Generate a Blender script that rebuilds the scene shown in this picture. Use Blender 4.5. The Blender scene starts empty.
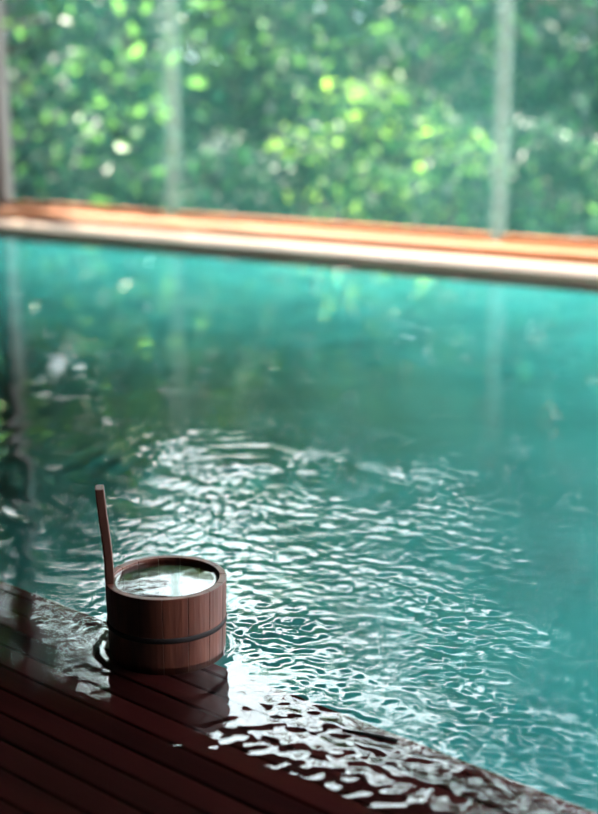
import bpy, bmesh, math, random
import numpy as np
from mathutils import Vector, Matrix

random.seed(7)
rng = np.random.default_rng(11)
sc = bpy.context.scene
C = sc.collection
R = math.radians

# ------------------------------------------------------------------ camera
CAM_H = 0.80
cd = bpy.data.cameras.new('camera')
cam = bpy.data.objects.new('camera', cd)
C.objects.link(cam)
cam.location = (0, 0, CAM_H)
cam.rotation_euler = (R(90 - 14.3), 0, 0)
cd.sensor_fit = 'VERTICAL'
cd.sensor_height = 36.0
cd.sensor_width = 36.0
cd.lens = 36.0 * 1300 / 814
cd.clip_start = 0.05
cd.dof.use_dof = True
cd.dof.focus_distance = 1.86
cd.dof.aperture_fstop = 2.25
cd.dof.aperture_blades = 0
sc.camera = cam

# ------------------------------------------------------------------ light
SKY = 20.0
wd = bpy.data.worlds.new('world')
sc.world = wd
wd.use_nodes = True
nt = wd.node_tree
nt.nodes.clear()
out = nt.nodes.new('ShaderNodeOutputWorld')
bg = nt.nodes.new('ShaderNodeBackground')
tc = nt.nodes.new('ShaderNodeTexCoord')
no = nt.nodes.new('ShaderNodeTexNoise')
no.inputs['Scale'].default_value = 2.2
no.inputs['Detail'].default_value = 5
cr = nt.nodes.new('ShaderNodeValToRGB')
cr.color_ramp.elements[0].position = 0.25
cr.color_ramp.elements[0].color = (0.55, 0.75, 1.0, 1)
cr.color_ramp.elements[1].position = 0.48
cr.color_ramp.elements[1].color = (0.92, 0.97, 1.0, 1)
nt.links.new(tc.outputs['Generated'], no.inputs['Vector'])
nt.links.new(no.outputs['Fac'], cr.inputs['Fac'])
nt.links.new(cr.outputs['Color'], bg.inputs['Color'])
bg.inputs['Strength'].default_value = SKY
nt.links.new(bg.outputs['Background'], out.inputs['Surface'])

# the room's own axes: s runs along the window wall to the right, d runs out through it
F0 = Vector((-1.5888, 6.9249, 0))
EF = Vector((0.84104, -0.54097, 0))
NF = Vector((0.54097, 0.84104, 0))


def W(s, d, z=0.0):
    p = F0 + EF * s + NF * d
    return Vector((p.x, p.y, z))


sd = bpy.data.lights.new('sun', 'SUN')
sun = bpy.data.objects.new('sun', sd)
C.objects.link(sun)
sd.energy = 60.0
sd.color = (1.0, 0.87, 0.68)
sd.angle = R(0.6)
to_sun = (-EF * 0.62 + NF * 0.26 + Vector((0, 0, 1.0))).normalized()
sun.rotation_euler = to_sun.to_track_quat('Z', 'Y').to_euler()
sun.location = W(-4, 8, 12)

sc.view_settings.view_transform = 'Standard'
sc.view_settings.look = 'None'
sc.view_settings.exposure = 0.0
sc.view_settings.gamma = 1.0
sc.view_settings.use_curve_mapping = False
sc.cycles.use_denoising = True
sc.cycles.max_bounces = 10
sc.cycles.transparent_max_bounces = 24
sc.cycles.caustics_reflective = False
sc.cycles.caustics_refractive = False
sc.cycles.sample_clamp_indirect = 12


# ------------------------------------------------------------------ helpers
def tag(o, label=None, cat=None, group=None, kind=None):
    if label:
        o['label'] = label
    if cat:
        o['category'] = cat
    if group:
        o['group'] = group
    if kind:
        o['kind'] = kind
    return o


def empty(name, loc=(0, 0, 0), rz=0.0):
    o = bpy.data.objects.new(name, None)
    C.objects.link(o)
    o.location = loc
    o.rotation_euler = (0, 0, rz)
    o.empty_display_size = 0.1
    return o


def obj(name, bm, mat, parent=None, smooth=False):
    me = bpy.data.meshes.new(name)
    bm.normal_update()
    bm.to_mesh(me)
    bm.free()
    me.materials.append(mat)
    if smooth:
        me.polygons.foreach_set('use_smooth', [True] * len(me.polygons))
    o = bpy.data.objects.new(name, me)
    C.objects.link(o)
    if parent:
        o.parent = parent
    return o


def npmesh(name, V, F, mat, parent=None, smooth=True):
    """V (n,3), F (m,4) quads"""
    me = bpy.data.meshes.new(name)
    me.vertices.add(len(V))
    me.vertices.foreach_set('co', np.asarray(V, np.float32).ravel())
    me.loops.add(F.size)
    me.loops.foreach_set('vertex_index', np.asarray(F, np.int32).ravel())
    me.polygons.add(len(F))
    me.polygons.foreach_set('loop_start', np.arange(0, F.size, F.shape[1], dtype=np.int32))
    me.polygons.foreach_set('loop_total', np.full(len(F), F.shape[1], np.int32))
    me.polygons.foreach_set('use_smooth', [smooth] * len(F))
    me.update(calc_edges=True)
    me.validate()
    me.materials.append(mat)
    o = bpy.data.objects.new(name, me)
    C.objects.link(o)
    if parent:
        o.parent = parent
    return o


def prism(bm, pts, z0, z1):
    """vertical prism on an xy polygon"""
    lo = [bm.verts.new((p[0], p[1], z0)) for p in pts]
    hi = [bm.verts.new((p[0], p[1], z1)) for p in pts]
    n = len(pts)
    bm.faces.new(lo[::-1])
    bm.faces.new(hi)
    for i in range(n):
        j = (i + 1) % n
        bm.faces.new((lo[i], lo[j], hi[j], hi[i]))


def wbox(bm, s0, s1, d0, d1, z0, z1):
    prism(bm, [W(s0, d0), W(s1, d0), W(s1, d1), W(s0, d1)], z0, z1)


def bevel(bm, w, seg=2):
    bmesh.ops.recalc_face_normals(bm, faces=bm.faces)
    bmesh.ops.bevel(bm, geom=[e for e in bm.edges], offset=w, segments=seg, affect='EDGES', profile=0.5)


def new_mat(name):
    m = bpy.data.materials.new(name)
    m.use_nodes = True
    t = m.node_tree
    t.nodes.clear()
    o = t.nodes.new('ShaderNodeOutputMaterial')
    return m, t, o


def ramp(t, c0, c1, p0=0.3, p1=0.7):
    r = t.nodes.new('ShaderNodeValToRGB')
    r.color_ramp.elements[0].position = p0
    r.color_ramp.elements[0].color = (*c0, 1)
    r.color_ramp.elements[1].position = p1
    r.color_ramp.elements[1].color = (*c1, 1)
    return r


def wood(name, c0, c1, rough=0.5, scale=(1, 1, 1), rot=0.0, bump=0.1, spec=0.5, nscale=6.0, island=0.0):
    """grain: noise stretched along one axis of the object's own space"""
    m, t, o = new_mat(name)
    L = t.links
    p = t.nodes.new('ShaderNodeBsdfPrincipled')
    tc = t.nodes.new('ShaderNodeTexCoord')
    mp = t.nodes.new('ShaderNodeMapping')
    mp.vector_type = 'TEXTURE'
    mp.inputs['Rotation'].default_value = (0, 0, rot)
    mp.inputs['Scale'].default_value = scale
    n = t.nodes.new('ShaderNodeTexNoise')
    n.inputs['Scale'].default_value = nscale
    n.inputs['Detail'].default_value = 6
    n.inputs['Distortion'].default_value = 0.4
    r = ramp(t, c0, c1)
    L.new(tc.outputs['Object'], mp.inputs['Vector'])
    L.new(mp.outputs['Vector'], n.inputs['Vector'])
    fac = n.outputs['Fac']
    if island:
        g = t.nodes.new('ShaderNodeNewGeometry')
        ma = t.nodes.new('ShaderNodeMath')
        ma.operation = 'MULTIPLY_ADD'
        ma.inputs[1].default_value = island
        ma.inputs[2].default_value = -island / 2
        L.new(g.outputs['Random Per Island'], ma.inputs[0])
        ad = t.nodes.new('ShaderNodeMath')
        ad.operation = 'ADD'
        L.new(fac, ad.inputs[0])
        L.new(ma.outputs[0], ad.inputs[1])
        fac = ad.outputs[0]
    L.new(fac, r.inputs['Fac'])
    L.new(r.outputs['Color'], p.inputs['Base Color'])
    p.inputs['Roughness'].default_value = rough
    p.inputs['Specular IOR Level'].default_value = spec
    b = t.nodes.new('ShaderNodeBump')
    b.inputs['Strength'].default_value = bump
    b.inputs['Distance'].default_value = 0.004
    L.new(n.outputs['Fac'], b.inputs['Height'])
    L.new(b.outputs['Normal'], p.inputs['Normal'])
    L.new(p.outputs['BSDF'], o.inputs['Surface'])
    return m


def plain(name, col, rough=0.6, spec=0.5):
    m, t, o = new_mat(name)
    p = t.nodes.new('ShaderNodeBsdfPrincipled')
    tc = t.nodes.new('ShaderNodeTexCoord')
    n = t.nodes.new('ShaderNodeTexNoise')
    n.inputs['Scale'].default_value = 3.0
    n.inputs['Detail'].default_value = 4
    r = ramp(t, tuple(c * 0.85 for c in col), tuple(min(1, c * 1.15) for c in col))
    t.links.new(tc.outputs['Object'], n.inputs['Vector'])
    t.links.new(n.outputs['Fac'], r.inputs['Fac'])
    t.links.new(r.outputs['Color'], p.inputs['Base Color'])
    p.inputs['Roughness'].default_value = rough
    p.inputs['Specular IOR Level'].default_value = spec
    t.links.new(p.outputs['BSDF'], o.inputs['Surface'])
    return m


def water_mat(name, ior=1.333, tint=(1, 1, 1)):
    m, t, o = new_mat(name)
    tr = t.nodes.new('ShaderNodeBsdfTransparent')
    tr.inputs['Color'].default_value = (*tint, 1)
    gl = t.nodes.new('ShaderNodeBsdfGlossy')
    gl.inputs['Roughness'].default_value = 0.0
    fr = t.nodes.new('ShaderNodeFresnel')
    fr.inputs['IOR'].default_value = ior
    mx = t.nodes.new('ShaderNodeMixShader')
    t.links.new(fr.outputs['Fac'], mx.inputs['Fac'])
    t.links.new(tr.outputs['BSDF'], mx.inputs[1])
    t.links.new(gl.outputs['BSDF'], mx.inputs[2])
    t.links.new(mx.outputs['Shader'], o.inputs['Surface'])
    return m


def pane_mat(name):
    """tinted pane, clouded here and there by condensation whose teal paints in the haze"""
    m, t, o = new_mat(name)
    L = t.links
    tr = t.nodes.new('ShaderNodeBsdfTransparent')
    tr.inputs['Color'].default_value = (0.87, 0.95, 0.955, 1)
    gl = t.nodes.new('ShaderNodeBsdfGlossy')
    gl.inputs['Roughness'].default_value = 0.0
    fr = t.nodes.new('ShaderNodeFresnel')
    fr.inputs['IOR'].default_value = 1.45
    mx = t.nodes.new('ShaderNodeMixShader')
    L.new(fr.outputs['Fac'], mx.inputs['Fac'])
    L.new(tr.outputs['BSDF'], mx.inputs[1])
    L.new(gl.outputs['BSDF'], mx.inputs[2])
    # condensation, coloured teal to paint haze over the view outside
    tl = t.nodes.new('ShaderNodeBsdfTranslucent')
    tl.inputs['Color'].default_value = (0.25, 0.95, 0.82, 1)
    tc = t.nodes.new('ShaderNodeTexCoord')
    mp = t.nodes.new('ShaderNodeMapping')
    mp.inputs['Scale'].default_value = (1.6, 1.6, 0.5)
    n = t.nodes.new('ShaderNodeTexNoise')
    n.inputs['Scale'].default_value = 1.0
    n.inputs['Detail'].default_value = 3
    mr = t.nodes.new('ShaderNodeMapRange')
    mr.inputs['From Min'].default_value = 0.35
    mr.inputs['From Max'].default_value = 0.75
    mr.inputs['To Min'].default_value = 0.012
    mr.inputs['To Max'].default_value = 0.036
    L.new(tc.outputs['Object'], mp.inputs['Vector'])
    L.new(mp.outputs['Vector'], n.inputs['Vector'])
    L.new(n.outputs['Fac'], mr.inputs['Value'])
    m2 = t.nodes.new('ShaderNodeMixShader')
    L.new(mr.outputs['Result'], m2.inputs['Fac'])
    L.new(mx.outputs['Shader'], m2.inputs[1])
    L.new(tl.outputs['BSDF'], m2.inputs[2])
    L.new(m2.outputs['Shader'], o.inputs['Surface'])
    return m


def fin_mat(name):
    """pale greenish frosted glass fin that stiffens the panes"""
    m, t, o = new_mat(name)
    tr = t.nodes.new('ShaderNodeBsdfTransparent')
    tr.inputs['Color'].default_value = (0.76, 0.84, 0.82, 1)
    tl = t.nodes.new('ShaderNodeBsdfTranslucent')
    tl.inputs['Color'].default_value = (0.70, 0.92, 0.90, 1)
    mx = t.nodes.new('ShaderNodeMixShader')
    mx.inputs['Fac'].default_value = 0.036
    t.links.new(tr.outputs['BSDF'], mx.inputs[1])
    t.links.new(tl.outputs['BSDF'], mx.inputs[2])
    t.links.new(mx.outputs['Shader'], o.inputs['Surface'])
    return m


def leaf_mat(name, c0, c1, trans=0.45, rough=0.35):
    m, t, o = new_mat(name)
    L = t.links
    g = t.nodes.new('ShaderNodeNewGeometry')
    r = ramp(t, c0, tuple(c * 1.7 for c in c1), 0.68, 1.0)  # lighter few: young leaves, doubling as sunlit flecks painted into the colour
    L.new(g.outputs['Random Per Island'], r.inputs['Fac'])
    p = t.nodes.new('ShaderNodeBsdfPrincipled')
    p.inputs['Roughness'].default_value = rough
    L.new(r.outputs['Color'], p.inputs['Base Color'])
    p.inputs['Specular IOR Level'].default_value = 0.3
    tl = t.nodes.new('ShaderNodeBsdfTranslucent')
    hs = t.nodes.new('ShaderNodeHueSaturation')
    hs.inputs['Hue'].default_value = 0.47
    hs.inputs['Value'].default_value = 2.4
    L.new(r.outputs['Color'], hs.inputs['Color'])
    L.new(hs.outputs['Color'], tl.inputs['Color'])
    mx = t.nodes.new('ShaderNodeMixShader')
    mx.inputs['Fac'].default_value = trans
    L.new(p.outputs['BSDF'], mx.inputs[1])
    L.new(tl.outputs['BSDF'], mx.inputs[2])
    L.new(mx.outputs['Shader'], o.inputs['Surface'])
    return m


M = {}
NE = math.atan2(-0.64350, 0.76545)       # direction of the near edge
WE = math.atan2(-0.54097, 0.84104)       # direction of the window wall
M['deck'] = wood('deck_wood', (0.056, 0.009, 0.009), (0.125, 0.022, 0.020), rough=0.45, scale=(9, 1, 1), rot=NE,
                 nscale=22, bump=0.25, spec=0.25, island=0.35)
M['deck_side'] = wood('deck_side_wood', (0.03, 0.018, 0.012), (0.06, 0.035, 0.02), rough=0.6)
M['coping'] = wood('coping_wood', (0.20, 0.125, 0.092), (0.32, 0.215, 0.165), rough=0.5, scale=(8, 1, 1), rot=WE, nscale=8, spec=0.25)
M['cedar'] = wood('cedar_wood', (0.17, 0.042, 0.009), (0.31, 0.095, 0.024), rough=0.45, scale=(8, 1, 1), rot=WE, nscale=8)
M['dark_wood'] = wood('dark_wood', (0.02, 0.013, 0.01), (0.04, 0.026, 0.02), rough=0.6, scale=(1, 1, 6), nscale=5)
M['post_wood'] = wood('post_wood', (0.05, 0.036, 0.03), (0.09, 0.065, 0.055), rough=0.55, scale=(1, 1, 6), nscale=10)
M['metal'] = plain('frame_metal', (0.55, 0.56, 0.5), rough=0.45)
M['fin'] = fin_mat('frosted_fin')
M['basin'] = plain('basin_tile', (0.03, 0.30, 0.31), rough=0.7, spec=0.2)
M['cloudy'] = plain('cloudy_bath_water', (0.070, 0.51, 0.445), rough=1.0, spec=0.0)
M['pane'] = pane_mat('pane_glass')
M['water'] = water_mat('bath_water')
M['stave'] = wood('bucket_wood', (0.032, 0.007, 0.0045), (0.105, 0.031, 0.018), rough=0.42, scale=(1, 1, 9), nscale=45,
                  bump=0.35, spec=0.4)
M['handle'] = wood('handle_wood', (0.02, 0.0065, 0.0045), (0.068, 0.024, 0.016), rough=0.45, scale=(1, 1, 9), nscale=45,
                   bump=0.35, spec=0.4)
M['hoop'] = plain('hoop_copper', (0.010, 0.007, 0.007), rough=0.7, spec=0.15)
M['sliver'] = plain('sliver_black', (0.008, 0.006, 0.006), rough=0.6, spec=0.2)
M['ground'] = plain('forest_ground', (0.05, 0.05, 0.025), rough=0.9)
M['bark'] = wood('bark', (0.05, 0.035, 0.025), (0.13, 0.075, 0.07), rough=0.9, scale=(1, 1, 5), nscale=12)
M['leaf_dark'] = leaf_mat('leaf_dark', (0.0016, 0.009, 0.008), (0.010, 0.045, 0.016), 0.4, .5)
M['leaf_mid'] = leaf_mat('leaf_mid', (0.002, 0.012, 0.009), (0.032, 0.10, 0.018), 0.45, .5)
M['leaf_bright'] = leaf_mat('leaf_bright', (0.005, 0.022, 0.009), (0.070, 0.15, 0.018), 0.5, .5)

# ------------------------------------------------------------------ the room
SL, SR, DB, DW = -5.0, 6.15, -7.6, 0.42     # left wall, right wall, back wall, window wall
ZC, ZF = 3.15, -0.55


def struct(name, bm, mat):
    o = obj(name, bm, mat)
    o['kind'] = 'structure'
    return o


bm = bmesh.new()
wbox(bm, SL - .2, SR + .2, DB - .2, DW + 0.50, ZC, ZC + 0.15)
struct('ceiling', bm, M['dark_wood'])
bm = bmesh.new()
wbox(bm, SL - .2, SL, DB - .2, DW, ZF - .1, ZC)
struct('wall_left', bm, M['dark_wood'])
bm = bmesh.new()
wbox(bm, SL, SR, DB - .2, DB, ZF - .1, ZC)
struct('wall_back', bm, M['dark_wood'])
bm = bmesh.new()                                   # right wall with one unseen opening, added to light the water from the side
wbox(bm, SR, SR + .2, DB - .2, -3.25, ZF - .1, ZC)
wbox(bm, SR, SR + .2, -0.2, DW, ZF - .1, ZC)
wbox(bm, SR, SR + .2, -3.25, -0.2, ZF - .1, 0.15)
wbox(bm, SR, SR + .2, -3.25, -0.2, ZC - .1, ZC)
struct('wall_right', bm, M['dark_wood'])
bm = bmesh.new()
wbox(bm, SL, SR, DB, DW, ZF - .1, ZF)
struct('pool_basin', bm, M['basin'])
bm = bmesh.new()                                   # footing of the window wall and the lintel above it
wbox(bm, SL, SR, 0.0, DW + .12, ZF, 0.0)
wbox(bm, SL, SR, DW, DW + .12, ZC - 0.14, ZC)
struct('wall_front', bm, M['dark_wood'])

# far rim of the pool: a pale wet coping board and a stepped cedar sill behind it
bm = bmesh.new()
wbox(bm, SL, SR, -0.02, 0.26, 0.0, 0.03)
bevel(bm, 0.006)
struct('trim_1', bm, M['coping'])
bm = bmesh.new()
wbox(bm, SL, SR, 0.26, 0.50, 0.0, 0.075)
bevel(bm, 0.008)
struct('trim_2', bm, M['cedar'])

# posts between the windows
posts = [(-3.1, .03, 'fin'), (-0.443, .05, 'post_wood'), (0.807, .026, 'fin'), (2.655, .024, 'fin'), (4.503, .024, 'fin')]
k = 3
for s, hw, mt in posts:
    bm = bmesh.new()
    wbox(bm, s - hw, s + hw, DW + .01, DW + .09, 0.075, ZC - 0.14)
    bevel(bm, 0.004)
    struct('trim_%d' % k, bm, M[mt])
    k += 1
edges = [SL] + [p[0] for p in posts] + [SR]
hws = [0] + [p[1] for p in posts] + [0]
for i in range(len(edges) - 1):
    a, b = edges[i] + hws[i] + .001, edges[i + 1] - hws[i + 1] - .001
    w = empty('window_%d' % (i + 1), W((a + b) / 2, DW + .05, 0.075), WE)
    w['kind'] = 'structure'
    hl = (b - a) / 2
    bm = bmesh.new()
    H = ZC - 0.14 - 0.075

    def lb(x0, x1, y0, y1, z0, z1):
        prism(bm, [(x0, y0), (x1, y0), (x1, y1), (x0, y1)], z0, z1)
    lb(-hl, hl, -.025, .025, 0, .03)
    lb(-hl, hl, -.025, .025, H - .03, H)
    obj('window_frame', bm, M['cedar'], w)
    bm = bmesh.new()
    vs = [bm.verts.new(p) for p in ((-hl, 0, .02), (hl, 0, .02), (hl, 0, H - .02), (-hl, 0, H - .02))]
    bm.faces.new(vs)
    obj('pane', bm, M['pane'], w)

# ------------------------------------------------------------------ the slatted deck this side of the pool
NA = Vector((-0.49334, 2.00961, 0))
NEv = Vector((0.76545, -0.64350, 0))
NNv = Vector((0.64350, 0.76545, 0))


def N(t, q, z=0.0):
    p = NA + NEv * t + NNv * q
    return Vector((p.x, p.y, z))


def trange(q, m=0.02):
    """how far a line parallel to the near edge runs inside the room"""
    p = NA + NNv * q
    lo, hi = -50, 50
    for ax, mn, mxx in ((EF, SL + m, SR - m), (NF, DB + m, -m)):
        c0 = (p - F0).dot(ax)
        k = NEv.dot(ax)
        t0, t1 = sorted(((mn - c0) / k, (mxx - c0) / k))
        lo, hi = max(lo, t0), min(hi, t1)
    return lo, hi


DZ = -0.007                                         # top of the deck, just under the water
bm = bmesh.new()
q = 0.0
gap = 0.0045
i = 0
while q > -6.0:
    wdt = 0.026 if i == 0 else 0.0435
    q0, q1 = q - wdt + gap, q
    a0, a1 = trange(q0)
    b0, b1 = trange(q1)
    t0, t1 = max(a0, b0), min(a1, b1)
    if t1 - t0 > 0.1:
        tmp = bmesh.new()
        dz = DZ + random.uniform(-.0006, .0006)
        prism(tmp, [N(t0, q0), N(t1, q0), N(t1, q1), N(t0, q1)], dz - 0.03, dz)
        if q > -1.6:
            bevel(tmp, 0.0012, 1)
        me = bpy.data.meshes.new('tmp')
        tmp.to_mesh(me)
        tmp.free()
        bm.from_mesh(me)
        bpy.data.meshes.remove(me)
    q -= wdt
    i += 1
struct('floor', bm, M['deck'])
bm = bmesh.new()                                    # the dark body the slats are laid on, down to the pool floor
pts = []
for q in (-0.004, -6.3):
    t0, t1 = trange(q, 0.01)
    pts.append((N(t0, q), N(t1, q)))
corner = [W(SL + .01, DB + .01)]
poly = [pts[0][0], pts[0][1]]
c2 = W(SR - .01, DB + .01)
# room corner behind the near edge
poly = [pts[0][1], pts[0][0], W(SL + .01, DB + .01)]
if abs((pts[0][1] - F0).dot(NF) - (DB + .01)) > .02:
    poly.append(c2)
prism(bm, poly[::-1], ZF, DZ - 0.031)
bmesh.ops.recalc_face_normals(bm, faces=bm.faces)
struct('floor_base', bm, M['deck_side'])

# ------------------------------------------------------------------ bath water
# the mineral-clouded body of the bath: light dies out a hand's breadth below the clear surface
bm = bmesh.new()
poly = [W(SL + .01, -0.03), W(SR - .01, -0.03)]
t0, t1 = trange(0.012, 0.03)
pb = [N(t1, 0.012), N(t0, 0.012)]
if abs((pb[0] - F0).dot(NF) - (DB + .03)) < .05:
    poly.append(W(SR - .01, DB + .02))
prism(bm, (poly + pb)[::-1], ZF + .005, -0.035)
bmesh.ops.recalc_face_normals(bm, faces=bm.faces)
tag(struct('cloudy_water', bm, M['cloudy']), 'milky blue-green body of the bath under its clear surface', 'water', kind='stuff')
BX, BY = -0.19, 1.74                                # bucket


def axis(parts):
    a = []
    for x0, x1, h in parts:
        n = max(1, int(round((x1 - x0) / h)))
        a += list(np.linspace(x0, x1, n, endpoint=False))
    a.append(parts[-1][1])
    return np.array(a)


S = axis([(SL + .002, -1.2, .12), (-1.2, 1.8, .02), (1.8, 4.9, .0041), (4.9, 5.6, .02), (5.6, SR - .002, .12)])
D = axis([(DB + .002, -4.7, .12), (-4.7, -4.3, .03), (-4.3, -1.9, .0041), (-1.9, -.021, .014)])
SS, DD = np.meshgrid(S, D)
X = F0.x + EF.x * SS + NF.x * DD
Y = F0.y + EF.y * SS + NF.y * DD
Q = (X - NA.x) * NNv.x + (Y - NA.y) * NNv.y          # distance out from the near edge
T = (X - NA.x) * NEv.x + (Y - NA.y) * NEv.y


def sm(x, a, b):
    t = np.clip((x - a) / (b - a), 0, 1)
    return t * t * (3 - 2 * t)


def waves(n, l0, l1, slope, dir0=None, spread=math.pi):
    h = np.zeros_like(X)
    for _ in range(n):
        lam = math.exp(rng.uniform(math.log(l0), math.log(l1)))
        th = rng.uniform(0, 2 * math.pi) if dir0 is None else dir0 + rng.normal() * spread
        k = 2 * math.pi / lam
        h += (slope / k) * math.sqrt(2.0 / n) * np.sin(k * (X * math.cos(th) + Y * math.sin(th)) + rng.uniform(0, 6.28))
    return h


def noise2(l, n=14):
    h = np.zeros_like(X)
    for _ in range(n):
        th = rng.uniform(0, 6.28)
        k = 2 * math.pi / (l * rng.uniform(.7, 1.5))
        h += np.sin(k * (X * math.cos(th) + Y * math.sin(th)) + rng.uniform(0, 6.28))
    return h * math.sqrt(2.0 / n)


UX, UY = -0.13, 2.62                                 # where the spring wells up
ru = np.hypot(X - UX, Y - UY)
rb = np.hypot(X - BX, Y - BY)
near = sm(3.6 - Y, 0.0, 1.3)                         # livelier towards the deck
h = waves(26, .10, .40, 0.012) * (0.5 + 0.5 * near)
patch = np.clip(0.8 + 0.5 * noise2(.30), 0.38, 1.7)
live = near * sm(X, -0.44, -0.26) * (1 - 0.65 * sm(X, 0.30, 0.5))
h += waves(40, .028, .060, 0.060, math.pi / 2 + .2, 1.0) * live * patch
h += waves(60, .016, .030, 0.080) * live * patch
# rings from the spring
warp = ru + 0.02 * noise2(.35)
h += 0.0016 * np.cos(2 * math.pi * warp / .085) * np.exp(-ru / .30) * sm(ru, 0.02, .12) * np.clip(.6 + .5 * noise2(.3), 0, 1.2)
h += 0.009 * np.exp(-(ru / .035) ** 2) + 0.006 * np.exp(-(np.hypot(X - UX - .06, Y - UY - .01) / .03) ** 2)
# thin film over the deck: ripples die away from the edge
film = sm(Q + 0.025 * noise2(.25), -0.22, -0.08)
film_amp = 0.05 + 0.95 * film
h *= (1 - 0.55 * sm(-Q, -0.02, 0.05)) * np.where(Q < 0.03, film_amp, 1.0)
h *= np.where(Q < 0.0, 1 - 0.5 * sm(-X, 0.37, 0.50), 1.0)
# rings round the foot of the bucket
rr = rb - 0.084
ring = np.exp(-np.clip(rr, 0, None) / .02)
h = h * (1 - 0.6 * ring) + 0.0011 * np.cos(2 * math.pi * rr / .016) * np.exp(-np.clip(rr, 0, None) / .012) * (rr > -.01)
h += 0.0026 * np.exp(-np.clip(rr, 0, None) / .003) + 0.0016 * np.exp(-((rr - .012) / .0045) ** 2)
h = np.maximum(h, np.where(Q < 0.0, DZ + 0.0025, -1))
V = np.stack([X, Y, h], -1).reshape(-1, 3)
ny, nx = X.shape
idx = np.arange(nx * ny).reshape(ny, nx)
F = np.stack([idx[:-1, :-1], idx[:-1, 1:], idx[1:, 1:], idx[1:, :-1]], -1).reshape(-1, 4)
wo = npmesh('bath_water', V, F, M['water'])
tag(wo, 'rippling blue-green hot spring water filling the pool and filming over the deck', 'water', kind='stuff')

# ------------------------------------------------------------------ the bucket
bucket = empty('wooden_bucket', (BX, BY, DZ), 0)
tag(bucket, 'brown wooden stave bucket with one tall handle standing on the wet deck edge', 'bucket')
RT, RB_, BH, TH = 0.0865, 0.0835, 0.1135, 0.0105
NST = 15
HANG = R(188)                                        # where the handle stave sits


def rad(z):
    return RB_ + (RT - RB_) * z / BH


def stave_bm(a0, a1, ztop, seg=5):
    bm = bmesh.new()
    zs = [0.0, 0.03, 0.06, 0.09, ztop]
    ring = []
    for z in zs:
        o_ = [bm.verts.new(((rad(z)) * math.cos(a), (rad(z)) * math.sin(a), z)) for a in np.linspace(a0, a1, seg)]
        i_ = [bm.verts.new(((rad(z) - TH) * math.cos(a), (rad(z) - TH) * math.sin(a), z)) for a in np.linspace(a1, a0, seg)]
        ring.append(o_ + i_)
    n = len(ring[0])
    for r0, r1 in zip(ring[:-1], ring[1:]):
        for k in range(n):
            bm.faces.new((r0[k], r0[(k + 1) % n], r1[(k + 1) % n], r1[k]))
    bm.faces.new(ring[0][::-1])
    bm.faces.new(ring[-1])
    bmesh.ops.recalc_face_normals(bm, faces=bm.faces)
    es = [e for e in bm.edges if e.calc_face_angle(0) > 0.7]
    bmesh.ops.bevel(bm, geom=es, offset=0.0009, segments=2, affect='EDGES', profile=0.5)
    return bm


st = 2 * math.pi / NST
for i in range(NST):
    a = HANG + i * st
    g = 0.0004 / RT / 4
    if i:
        o = obj('stave', stave_bm(a - st / 2 + g, a + st / 2 - g, BH), M['stave'], bucket, False)
# the handle: one stave carried up, narrowing, leaning out a little, with a rounded worn end
bm = bmesh.new()
prof = [(0.0, .0175, 0, .0105), (.03, .0175, 0, .0105), (.07, .0175, 0, .0105), (.11, .0172, 0, .0112), (.124, .0165, .0001, .0118), (.14, .0155, .0005, .0120),
        (.165, .0148, .0020, .0120), (.19, .0142, .0042, .0120), (.215, .0138, .0064, .0118), (.235, .0135, .0080, .0118), (.2515, .0132, .0090, .0116)]
rings = []
for z, hw, lean, th in prof:
    zz = min(z, BH)
    ro = rad(zz) + lean
    ri = ro - th
    vs = []
    for sgn, rr_ in ((1, ro), (-1, ri)):
        ws = (-1, -.55, 0, .55, 1) if sgn > 0 else (1, .55, 0, -.55, -1)
        for w_ in ws:
            yy = w_ * hw
            curve = rr_ - yy * yy / (2 * RT)          # follows the round of the bucket
            vs.append(bm.verts.new((curve, yy, z)))
    rings.append(vs)
for r0, r1 in zip(rings[:-1], rings[1:]):
    n = len(r0)
    for k in range(n):
        bm.faces.new((r0[k], r0[(k + 1) % n], r1[(k + 1) % n], r1[k]))
bm.faces.new(rings[0][::-1])
bm.faces.new(rings[-1])
bmesh.ops.recalc_face_normals(bm, faces=bm.faces)
es = [e for e in bm.edges if e.calc_face_angle(0) > 0.7]
bmesh.ops.bevel(bm, geom=es, offset=0.0013, segments=2, affect='EDGES', profile=0.5)
ho = obj('handle', bm, M['handle'], bucket)
ho.rotation_euler = (0, 0, HANG)
ho['label'] = 'tall upright handle stave'


def lathe(prof, seg=72):
    bm = bmesh.new()
    rings = []
    for r, z in prof:
        rings.append([bm.verts.new((r * math.cos(2 * math.pi * k / seg), r * math.sin(2 * math.pi * k / seg), z)) for k in range(seg)])
    return bm, rings


def close(bm, rings, loop=True):
    n = len(rings)
    seg = len(rings[0])
    for i in range(n if loop else n - 1):
        a, b = rings[i], rings[(i + 1) % n]
        for k in range(seg):
            bm.faces.new((a[k], a[(k + 1) % seg], b[(k + 1) % seg], b[k]))
    bmesh.ops.recalc_face_normals(bm, faces=bm.faces)


z0, z1 = 0.0475, 0.0555
bm, rg = lathe([(rad(z0) - .001, z0), (rad(z0) + .0006, z0), (rad(z0) + .0014, z0 + .0015), (rad(z1) + .0014, z1 - .0015), (rad(z1) + .0006, z1), (rad(z1) - .001, z1)])
close(bm, rg)
o = obj('hoop', bm, M['hoop'], bucket, True)
o['label'] = 'dark hoop round the middle'
bm, rg = lathe([(RB_ - TH + .0008, .0), (RB_ - TH + .0008, .014)])
close(bm, rg, False)
bm.faces.new(rg[1])
bm.faces.new(rg[0][::-1])
bmesh.ops.recalc_face_normals(bm, faces=bm.faces)
obj('bottom', bm, M['stave'], bucket)

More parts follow.
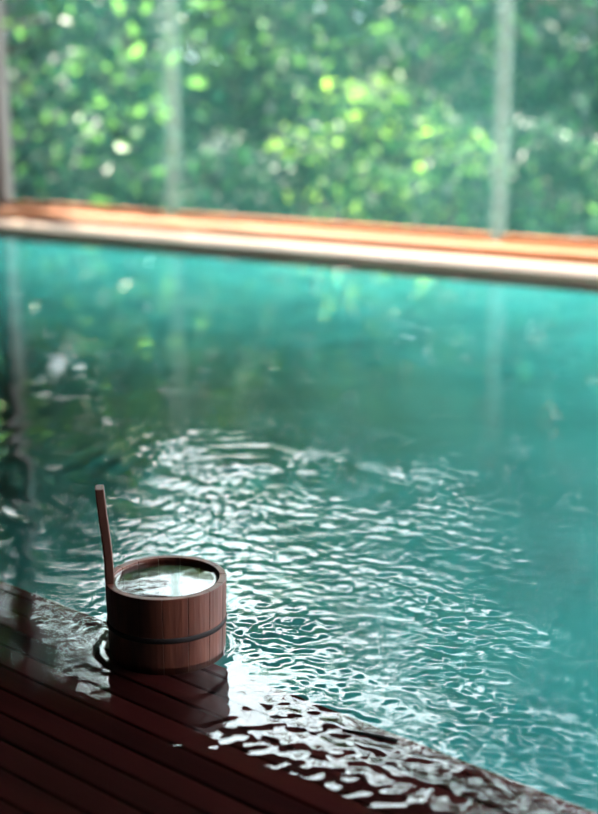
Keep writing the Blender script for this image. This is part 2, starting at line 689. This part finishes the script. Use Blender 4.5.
# water in the bucket, brim-high, drawn up at the wall and domed a hair
bm = bmesh.new()
ZW = BH - 0.0045
RI = rad(ZW) - TH - 0.0004
prof = []
for r in np.concatenate([np.linspace(0.001, RI - .008, 16), np.linspace(RI - .0072, RI, 12)]):
    z = ZW - 0.0022 * (r / RI) ** 2 + 0.0030 * math.exp(-(RI - r) / .0018)
    prof.append((r, z + DZ))
bm, rg = lathe(prof, 72)
close(bm, rg, False)
c = bm.faces.new(rg[0])
if c.normal.z < 0:
    pass
bmesh.ops.recalc_face_normals(bm, faces=bm.faces)
if sum(f.normal.z for f in bm.faces) < 0:
    bmesh.ops.reverse_faces(bm, faces=bm.faces)
bw = obj('bucket_water', bm, M['water'], None, True)
bw.location = (BX, BY, 0)
tag(bw, 'still water filling the wooden bucket to its brim', 'water', kind='stuff')

# a thin dark sliver lying in the film by the drowned edge of the deck
bm = bmesh.new()
a_, b_ = Vector((0.055, 1.487, .0005)), Vector((0.122, 1.459, .0012))
pp = [a_.lerp(b_, f) + Vector((0, 0.0015 * math.sin(f * 3.1), 0)) for f in (0, .15, .4, .7, .95, 1)]
rings = []
for p, w_ in zip(pp, (.0006, .0014, .0026, .0038, .0040, .0024)):
    dv = (b_ - a_).normalized()
    nv = Vector((-dv.y, dv.x, 0))
    rings.append([bm.verts.new(p + nv * (w_ * math.cos(t)) + Vector((0, 0, .0022 * math.sin(t)))) for t in np.linspace(0, 2 * math.pi, 9)[:-1]])
for r0, r1 in zip(rings[:-1], rings[1:]):
    for k in range(8):
        bm.faces.new((r0[k], r0[(k + 1) % 8], r1[(k + 1) % 8], r1[k]))
bm.faces.new(rings[0][::-1])
bm.faces.new(rings[-1])
bmesh.ops.recalc_face_normals(bm, faces=bm.faces)
tag(obj('dark_sliver', bm, M['sliver'], None, True), 'thin dark sliver lying in the rippling film at the deck edge', 'twig')

# ------------------------------------------------------------------ outside: ground, wooded slope, trees
bm = bmesh.new()
gx = np.linspace(-22, 26, 49)
gy = np.linspace(DW + .125, 40, 40)


def ground_z(s, d):
    t = max(0.0, d - 9.0)
    return -0.75 - 0.05 * min(d, 9) + 0.12 * math.sin(s * .9) * math.sin(d * .7 + 1) + 0.10 * t


grid = [[bm.verts.new(W(s, d, ground_z(s, d) if d > 1.5 else -0.8)) for s in gx] for d in gy]
for j in range(len(gy) - 1):
    for i in range(len(gx) - 1):
        bm.faces.new((grid[j][i], grid[j][i + 1], grid[j + 1][i + 1], grid[j + 1][i]))
go = struct('ground', bm, M['ground'])


def leaf_cloud(centres, n, size, seed):
    """n leaves scattered in the shells of several clumps; each leaf a folded, pointed blade of its own"""
    r = np.random.default_rng(seed)
    cs = np.array([c[0] for c in centres])
    rs = np.array([c[1] for c in centres])
    w = (rs.prod(1)) ** (2 / 3)
    pick = r.choice(len(cs), n, p=w / w.sum())
    dirs = r.normal(size=(n, 3))
    dirs /= np.linalg.norm(dirs, axis=1)[:, None]
    rad_ = np.where(r.random(n) < .3, r.uniform(.9, 1.9, n), 0.4 + 0.6 * r.random(n) ** 0.5)[:, None]
    P = cs[pick] + dirs * rad_ * rs[pick]
    nrm = dirs * .6 + r.normal(size=(n, 3)) * .7 + [0, 0, .5]
    nrm /= np.linalg.norm(nrm, axis=1)[:, None]
    t = np.cross(nrm, r.normal(size=(n, 3)))
    t /= np.linalg.norm(t, axis=1)[:, None]
    b = np.cross(nrm, t)
    L = (size * r.uniform(.7, 1.4, n))[:, None]
    base = P - t * L * .5
    tip = P + t * L * .5 - nrm * L * .12
    m1 = P + b * L * .26 + nrm * L * .07 - t * L * .06
    m2 = P - b * L * .26 + nrm * L * .07 - t * L * .06
    V = np.stack([base, m1, tip, m2], 1).reshape(-1, 3)
    F = np.arange(4 * n).reshape(n, 4)
    return V, F


def tube(bm, pts, rads, seg=8):
    prev = None
    for i, (p, r_) in enumerate(zip(pts, rads)):
        p = Vector(p)
        d = (Vector(pts[min(i + 1, len(pts) - 1)]) - Vector(pts[max(i - 1, 0)])).normalized()
        u = d.orthogonal().normalized() if prev is None else (prev - d * prev.dot(d)).normalized()
        prev = u
        v = d.cross(u)
        ring = [bm.verts.new(p + (u * math.cos(2 * math.pi * k / seg) + v * math.sin(2 * math.pi * k / seg)) * r_) for k in range(seg)]
        if i:
            for k in range(seg):
                bm.faces.new((last[k], last[(k + 1) % seg], ring[(k + 1) % seg], ring[k]))
        else:
            bm.faces.new(ring[::-1])
        last = ring
    bm.faces.new(last)


def make_tree(seed, height, crown_w, crown_from, n, leaf, mat, trunk_r=0.09):
    """unit builder: returns (trunk mesh, foliage mesh) standing at the origin"""
    r = random.Random(seed)
    bm = bmesh.new()
    lean = r.uniform(-.05, .05), r.uniform(-.05, .05)
    pts = [(lean[0] * z * z / height, lean[1] * z * z / height, z) for z in np.linspace(0, height * .9, 7)]
    tube(bm, pts, [trunk_r * (1 - .11 * i) for i in range(7)])
    cl = []
    nb = max(12, int(height * 7))
    for i in range(nb):
        z = height * (crown_from + (1 - crown_from) * (i + .5) / nb)
        a = i * 2.4 + r.uniform(-.4, .4)
        f = (z / height - crown_from) / (1 - crown_from)
        rr_ = crown_w * (0.30 + 0.30 * math.sin(math.pi * min(1, .25 + .7 * f))) * r.uniform(.35, 1.35)
        c = Vector((math.cos(a) * rr_, math.sin(a) * rr_, z))
        cr_ = crown_w * r.uniform(.10, .24)
        cl.append((c[:], (cr_, cr_, cr_ * r.uniform(.5, .75))))
        z0 = z - rr_ * r.uniform(.2, .6)
        p0 = Vector((lean[0] * z0 * z0 / height, lean[1] * z0 * z0 / height, max(z0, .1)))
        tube(bm, [p0, (p0 + c) / 2 + Vector((0, 0, .04)), c], [trunk_r * .32, trunk_r * .2, trunk_r * .08], 5)
    cl.append(((0, 0, height * .92), (crown_w * .2, crown_w * .2, height * .1)))
    me = bpy.data.meshes.new('trunk')
    bm.to_mesh(me)
    bm.free()
    me.materials.append(M['bark'])
    V, F = leaf_cloud(cl, n, leaf, seed)
    fo = npmesh('foliage', V, F, M[mat], None, False)
    fm = fo.data
    bpy.data.objects.remove(fo)
    return me, fm


def place(name, kind, u, dist, label, cat, group, scale=1.0, rz=0.0, sz=None):
    x = (u - 299) / 1300 * dist
    p = Vector((x, dist, 0))
    s, d = (p - F0).dot(EF), (p - F0).dot(NF)
    e = empty(name, (x, dist, ground_z(s, d) - .03), rz)
    e.scale = (scale, scale, sz or scale)
    tag(e, label, cat, group)
    for nm, me in zip(('trunk', 'foliage'), kinds[kind]):
        o = bpy.data.objects.new(nm, me)
        C.objects.link(o)
        o.parent = e
    return e


kinds = {
    'shrub_a': make_tree(1, 1.5, 1.25, .12, 1900, .085, 'leaf_mid', .03),
    'shrub_b': make_tree(2, 1.6, 1.2, .10, 1900, .085, 'leaf_bright', .03),
    'shrub_c': make_tree(8, 1.6, 1.3, .10, 1900, .085, 'leaf_dark', .03),
    'mid_c': make_tree(9, 3.4, 2.2, .15, 4600, .10, 'leaf_dark', .08),
    'mid_a': make_tree(3, 3.4, 2.2, .2, 4600, .10, 'leaf_mid', .07),
    'mid_b': make_tree(4, 3.2, 2.2, .15, 4600, .10, 'leaf_mid', .08),
    'tall_a': make_tree(5, 7.5, 3.6, .12, 11000, .14, 'leaf_dark', .16),
    'tall_b': make_tree(6, 5.2, 3.8, .06, 9500, .13, 'leaf_bright', .13),
}
ORD = ['leftmost', 'second from left', 'third from left', 'fourth from left', 'fifth from left', 'sixth from left', 'seventh from left', 'eighth from left', 'ninth from left', 'tenth from left', 'eleventh from left', 'twelfth from left']
row = [(-60, 9.6, 'a', 1.0), (35, 9.3, 'c', .95), (118, 9.9, 'a', .7), (215, 9.0, 'c', .75), (300, 8.9, 'c', .8), (372, 8.6, 'b', .95), (455, 8.4, 'a', .8), (545, 8.3, 'c', .85), (650, 8.2, 'a', .9)]
for i, (u, ds, kd, scl) in enumerate(row):
    col = {'a': 'mid-green', 'b': 'yellow-green', 'c': 'dark green'}[kd]
    place('leafy_shrub', 'shrub_' + kd, u, ds, 'blurred %s leafy shrub close outside the glass, %s of the front row' % (col, ORD[i]), 'shrub', 'shrubs close outside the windows', scl, i * 1.3)
row = [(-150, 8.6, 'a', 1.15), (-90, 12.5, 'b', 1.2), (25, 12.0, 'c', 1.1), (130, 12.8, 'b', .95), (235, 12.0, 'a', .8), (325, 11.8, 'c', .75), (425, 11.2, 'a', .95), (520, 11.8, 'c', 1.1), (610, 11.0, 'c', 1.1), (720, 11.0, 'a', 1.1)]  # leftmost tree added at the side to throw dappled shade on the coping
for i, (u, ds, kd, scl) in enumerate(row):
    col = {'a': 'green', 'b': 'bluish green', 'c': 'dark green'}[kd]
    place('young_tree', 'mid_' + kd, u, ds, 'blurred %s tree beyond the shrubs, %s of the middle row' % (col, ORD[i]), 'tree', 'trees in the middle row outside', scl, i * 2.1 + .5)
row = [(-420, 15, 'a', 1.0), (-270, 16, 'a', 1.1), (-130, 14.5, 'a', 1.1), (-75, 16.5, 'a', 1.25), (60, 17.5, 'b', 1.3), (175, 18, 'b', 1.15), (285, 17.5, 'b', 1.25), (385, 17, 'b', 1.2), (490, 17.5, 'b', 1.5), (620, 14.5, 'a', 1.25), (730, 15.5, 'a', 1.3), (860, 15, 'a', 1.0)]
for i, (u, ds, kd, scl) in enumerate(row):
    col = 'tall' if kd == 'a' else 'broad'
    place('tall_tree', 'tall_' + kd, u, ds, 'blurred %s dark tree on the slope behind, %s of the back row' % (col, ORD[i]), 'tree', 'trees in the back row outside', scl, i * 1.7 + .2)
